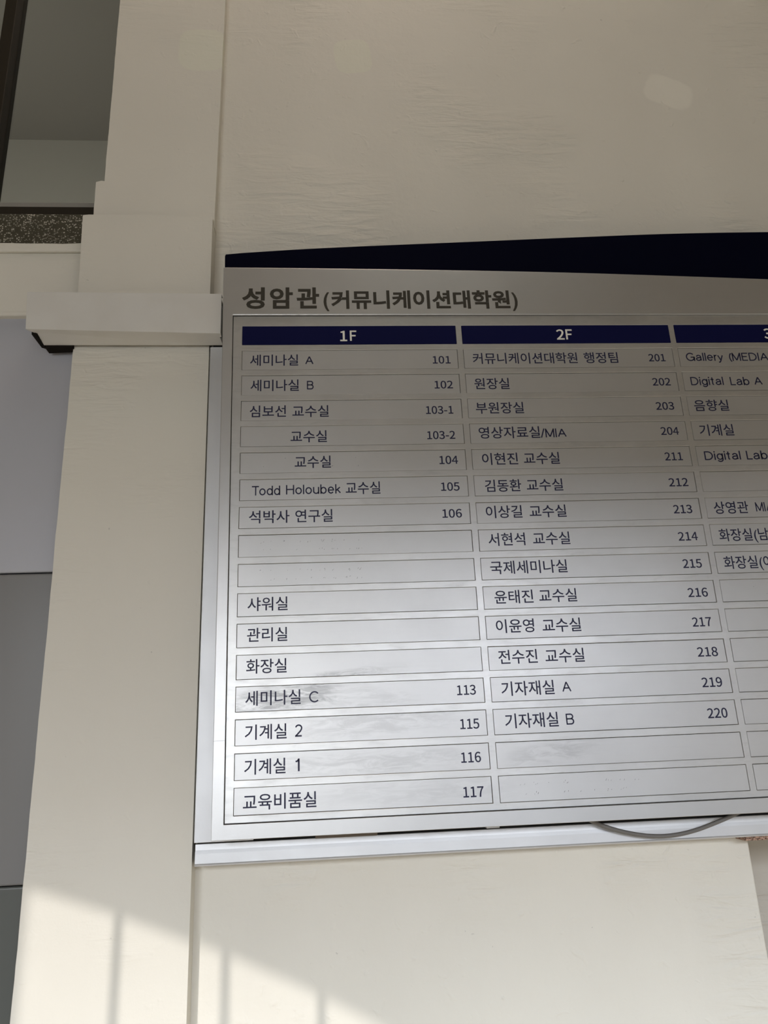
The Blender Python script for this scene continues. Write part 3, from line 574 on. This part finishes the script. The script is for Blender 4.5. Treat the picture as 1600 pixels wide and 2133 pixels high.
EM = {'h': 0.0200, 'l': 0.0139, '#': 0.0116}
EMH = {'h': 0.02, 'l': 0.0163, '#': 0.0163}
by = {}
for (c, r, s, x0, x1, z) in WORDS: by.setdefault((c, r), []).append((s, x0, x1, z))
G = 0.0005
random.seed(3)
for ci, (xa, xb) in enumerate(COLX):
    for ri, (za, zb) in enumerate(zip(ZT, ZB)):
        head = ri == 0
        g = 0.0002 if head else G
        jx, jz = random.uniform(-.00012, .00012), random.uniform(-.00018, .00018)
        yf = 0.0027 if head else 0.0031 + random.uniform(-.0001, .00025)
        nm = 'header_plate' if head else 'plaque'
        p = solid(nm, [(xa + g + jx, zb + g + jz), (xb - g + jx, zb + g + jz), (xb - g + jx, za - g + jz), (xa + g + jx, za - g + jz)],
                  yf, 0.0052, M_HEAD if head else M_PLAQUE, sign, 0.00015, 1)
        sub(p)
        ws = by.get((ci + 1, ri), [])
        num_ = ''.join(w_[0] for w_ in ws if w_[0][0] == '#' and len(w_[0]) > 2).strip('#')
        if not head: p['label'] = ('silver plaque with room number ' + num_) if num_ else ('silver plaque with navy lettering, no room number' if ws else 'blank silver plaque')
        if head: p['label'] = 'navy header plate with white floor number ' + ('1F', '2F', '3F')[ci]
        # small random tilt of the plaque picks up the light a little differently, as slipped-in plates do
        if ws:
            left = [w_ for w_ in ws if w_[0][0] != '#' or w_[1] - xa < 0.2]; num = [w_ for w_ in ws if w_ not in left]
            if head: lettering('lettering', ws, yf - 0.00012, EMH, 0.022, M_WHITE, p, 'h')
            else:
                big = dict(EM)
                if any(w_[0] in ('2', '1') for w_ in ws): big.update({'l': 0.0150})
                if left: lettering('lettering', left, yf - 0.00012, big, 0.009, M_INK, p)
                if num: lettering('room_number', num, yf - 0.00012, EM, 0.012, M_INK, p)
        # specks of old adhesive where letters were peeled off
        if (ci, ri) in ((0, 8), (0, 9), (1, 16), (0, 5), (2, 10)):
            me_v, me_f = [], []
            n = {(0, 5): 6, (2, 10): 10}.get((ci, ri), 34)
            for q in range(n):
                x = xa + 0.03 + random.choice((0, 1, 2, 3, 4, 5, 6, 7, 8)) * 0.0185 * (0.9 if ci == 0 else 1.0) + random.uniform(-.004, .004)
                if ci == 0 and x > 0.20: x = 0.285 + random.uniform(0, .022)
                z = (za + zb) / 2 + random.choice((0.0055, 0.005, -0.006)) + random.uniform(-.0015, .0015)
                l_, w_ = random.uniform(.0004, .0012), random.uniform(.00012, .00028); a = random.uniform(0.5, 1.4)
                dx, dz = math.cos(a), math.sin(a); b0 = len(me_v)
                for (u_, v_) in ((-l_, -w_), (l_, -w_), (l_, w_), (-l_, w_)):
                    me_v.append((x + u_ * dx - v_ * dz, yf - 0.00008, z + u_ * dz + v_ * dx))
                me_f.append((b0, b0 + 1, b0 + 2, b0 + 3))
            me = bpy.data.meshes.new('adhesive_specks'); me.from_pydata(me_v, [], me_f); link('adhesive_specks', me, p, M_GHOST)['kind'] = 'stuff'
title = [(s, x0, x1, z) for (c, r, s, x0, x1, z) in WORDS if c == 0]
for nm, ws, e in (('title_lettering', title[:3], 0.0390), ('title_lettering', title[3:], 0.0335)):
    e_ = {'h': e, 'l': e * 1.0, '#': e}
    sub(lettering(nm, ws, -0.00015, e_, 0.030, M_TITLE, sign, 't'))

# ================================================================== FRAME, TRUNKING, CABLE, BOARD
mf = empty('mounting_frame', (0.45, 0.05, -0.7355)); tag(mf, 'raw aluminium angle frame on the wall showing left of and under the directory sign', 'frame')
def subm(o): o.matrix_parent_inverse = Matrix.Translation(-Vector(mf.location)); return o
bm = bmesh.new(); box(bm, -0.0538, 0.02, 0.0450, 0.0475, -0.7098, -0.0100); box(bm, -0.0538, -0.0518, 0.0475, 0.077, -0.7098, -0.0100)
subm(finish('side_strip', bm, M_ALU, mf, 0.0005))
bm = bmesh.new()
prof = [(0.0475, -0.7112), (0.0468, -0.7118), (0.0462, -0.7185), (0.0450, -0.7225), (0.0448, -0.7338), (0.0440, -0.7350), (0.0444, -0.7366), (0.0770, -0.7366), (0.0770, -0.7340), (0.0490, -0.7335), (0.0490, -0.7112)]
rows = []
for x in (-0.0520, 1.01): rows.append([bm.verts.new((x, y, z)) for (y, z) in prof])
for i in range(len(prof)): j = (i + 1) % len(prof); bm.faces.new((rows[0][i], rows[0][j], rows[1][j], rows[1][i]))
bm.faces.new(rows[0]); bm.faces.new(list(reversed(rows[1])))
subm(finish('bottom_strip', bm, M_ALU, mf))
bk = subm(solid('packing_piece', [(0.098, -0.7105), (0.176, -0.7105), (0.176, -0.69), (0.098, -0.69)], 0.0335, 0.0445, M_PACK, mf, 0.0005))
bk['label'] = 'brown packing piece in the gap'
subm(solid('packing_piece', [(0.315, -0.7090), (0.332, -0.7090), (0.332, -0.69), (0.315, -0.69)], 0.0335, 0.0445, M_ALU, mf, 0.0005))
# unpainted board the sign is fixed to, coloured near-black for the cavity's shade
o = solid('backing_board', [(0.6585, -0.7425), (1.0, -0.7425), (1.0, -0.2), (0.6585, -0.2)], 0.0490, 0.0765, M_CHIP, None, 0.0006)
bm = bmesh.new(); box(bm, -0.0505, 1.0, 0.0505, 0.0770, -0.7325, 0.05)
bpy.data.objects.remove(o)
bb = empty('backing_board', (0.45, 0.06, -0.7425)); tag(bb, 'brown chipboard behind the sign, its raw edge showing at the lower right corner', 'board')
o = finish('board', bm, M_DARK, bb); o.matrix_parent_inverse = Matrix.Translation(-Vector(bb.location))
o = solid('raw_edge', [(0.6600, -0.7422), (0.80, -0.7436), (1.0, -0.7440), (1.0, -0.7372), (0.6600, -0.7372)], 0.0520, 0.0765, M_CHIP, bb, 0.0006)
o.matrix_parent_inverse = Matrix.Translation(-Vector(bb.location)); o['label'] = 'rough broken chipboard edge'

tk = empty('cable_trunking', (-0.17, 0.046, -0.008)); tag(tk, 'white plastic cable trunking crossing the pillar, open at its left end', 'cable trunking')
def subt(o): o.matrix_parent_inverse = Matrix.Translation(-Vector(tk.location)); return o
# lid: front face with a short lip folded under and over
bm = bmesh.new()
def slab(a, b, c, d, th):   # corners (x,y,z)x4 extruded along normal
    vs = [bm.verts.new(p) for p in (a, b, c, d)]; n = (Vector(b) - Vector(a)).cross(Vector(d) - Vector(a)).normalized() * th
    v2 = [bm.verts.new(Vector(p) + n) for p in (a, b, c, d)]
    bm.faces.new(vs); bm.faces.new(list(reversed(v2)))
    for i in range(4): j = (i + 1) % 4; bm.faces.new((vs[i], v2[i], v2[j], vs[j]))
yl, yr = 0.0075, 0.0125
TL, TR_, BR_, BL_ = (-0.3185, yl, 0.0618), (-0.0332, yr, 0.0615), (-0.0332, yr, -0.0068), (-0.3145, yl, -0.0012)
slab(TL, TR_, BR_, BL_, -0.0016)
slab((-0.3145, yl, -0.0012), (-0.0332, yr, -0.0068), (-0.0332, yr + 0.0085, -0.0070), (-0.3060, yl + 0.0085, -0.0016), 0.0014)
slab((-0.3185, yl, 0.0618), (-0.0332, yr, 0.0615), (-0.0332, yr + 0.0085, 0.0618), (-0.3185, yl + 0.0085, 0.0620), -0.0014)
subt(finish('lid', bm, M_TRUNK, tk, 0.0004))
bm = bmesh.new()
slab((-0.3035, yl + 0.0070, -0.0012), (-0.0360, yr + 0.0070, -0.0062), (-0.0345, 0.0445, -0.0076), (-0.3020, 0.0445, -0.0058), 0.0015)
slab((-0.3030, yl + 0.0070, 0.0595), (-0.0360, yr + 0.0070, 0.0595), (-0.0345, 0.0445, 0.0595), (-0.3020, 0.0445, 0.0595), 0.0015)
slab((-0.3020, 0.0430, -0.0055), (-0.0345, 0.0430, -0.0070), (-0.0345, 0.0430, 0.0600), (-0.3020, 0.0430, 0.0600), 0.0015)
subt(finish('channel', bm, M_TRUNK, tk, 0.0003))
b2 = subt(solid('inner_shadow_strip', [(-0.3100, -0.0035), (-0.3020, -0.0060), (-0.3020, 0.0585), (-0.3130, 0.0585)], 0.0170, 0.0560, M_TRUNKIN, tk, 0.0003)); b2.name = 'end_shade'; b2['label'] = 'dark block in place of the shade inside the open end'  # solid coloured black for the shade of the open interior
b3 = subt(solid('gap_shade_strip', [(-0.3000, -0.0105), (-0.2600, -0.0085), (-0.2600, 0.05), (-0.3000, 0.05)], 0.0455, 0.0610, M_TRUNKIN, tk, 0.0003)); b3['label'] = 'dark strip in place of the shade between trunking and wall'  # dark strip put where only a shadow gap shows behind the trunking

# cable loop
cv = bpy.data.curves.new('cable', 'CURVE'); cv.dimensions = '3D'; sp = cv.splines.new('NURBS')
P = [(0.40, 0.036, -0.660), (0.425, 0.036, -0.692), (0.4565, 0.036, -0.7095), (0.4780, 0.036, -0.7177), (0.5085, 0.036, -0.7262), (0.5450, 0.036, -0.7305), (0.5820, 0.036, -0.7265), (0.6125, 0.036, -0.7180), (0.6435, 0.036, -0.7085), (0.69, 0.0365, -0.690), (0.74, 0.0365, -0.66)]
sp.points.add(len(P) - 1)
for q, p in zip(sp.points, P): q.co = (*p, 1)
sp.use_endpoint_u = True; sp.order_u = 4; cv.bevel_depth = 0.0026; cv.bevel_resolution = 4; cv.resolution_u = 10
co = bpy.data.objects.new('cable_tmp', cv); C.objects.link(co); bpy.context.view_layer.update()
me = bpy.data.meshes.new_from_object(co.evaluated_get(bpy.context.evaluated_depsgraph_get())); bpy.data.objects.remove(co)
for pl in me.polygons: pl.use_smooth = True
me.materials.clear(); o = link('cable', me, None, M_CABLE); tag(o, 'grey cable hanging in a shallow loop below the sign edge', 'cable')

bpy.data.objects.remove(_fo)
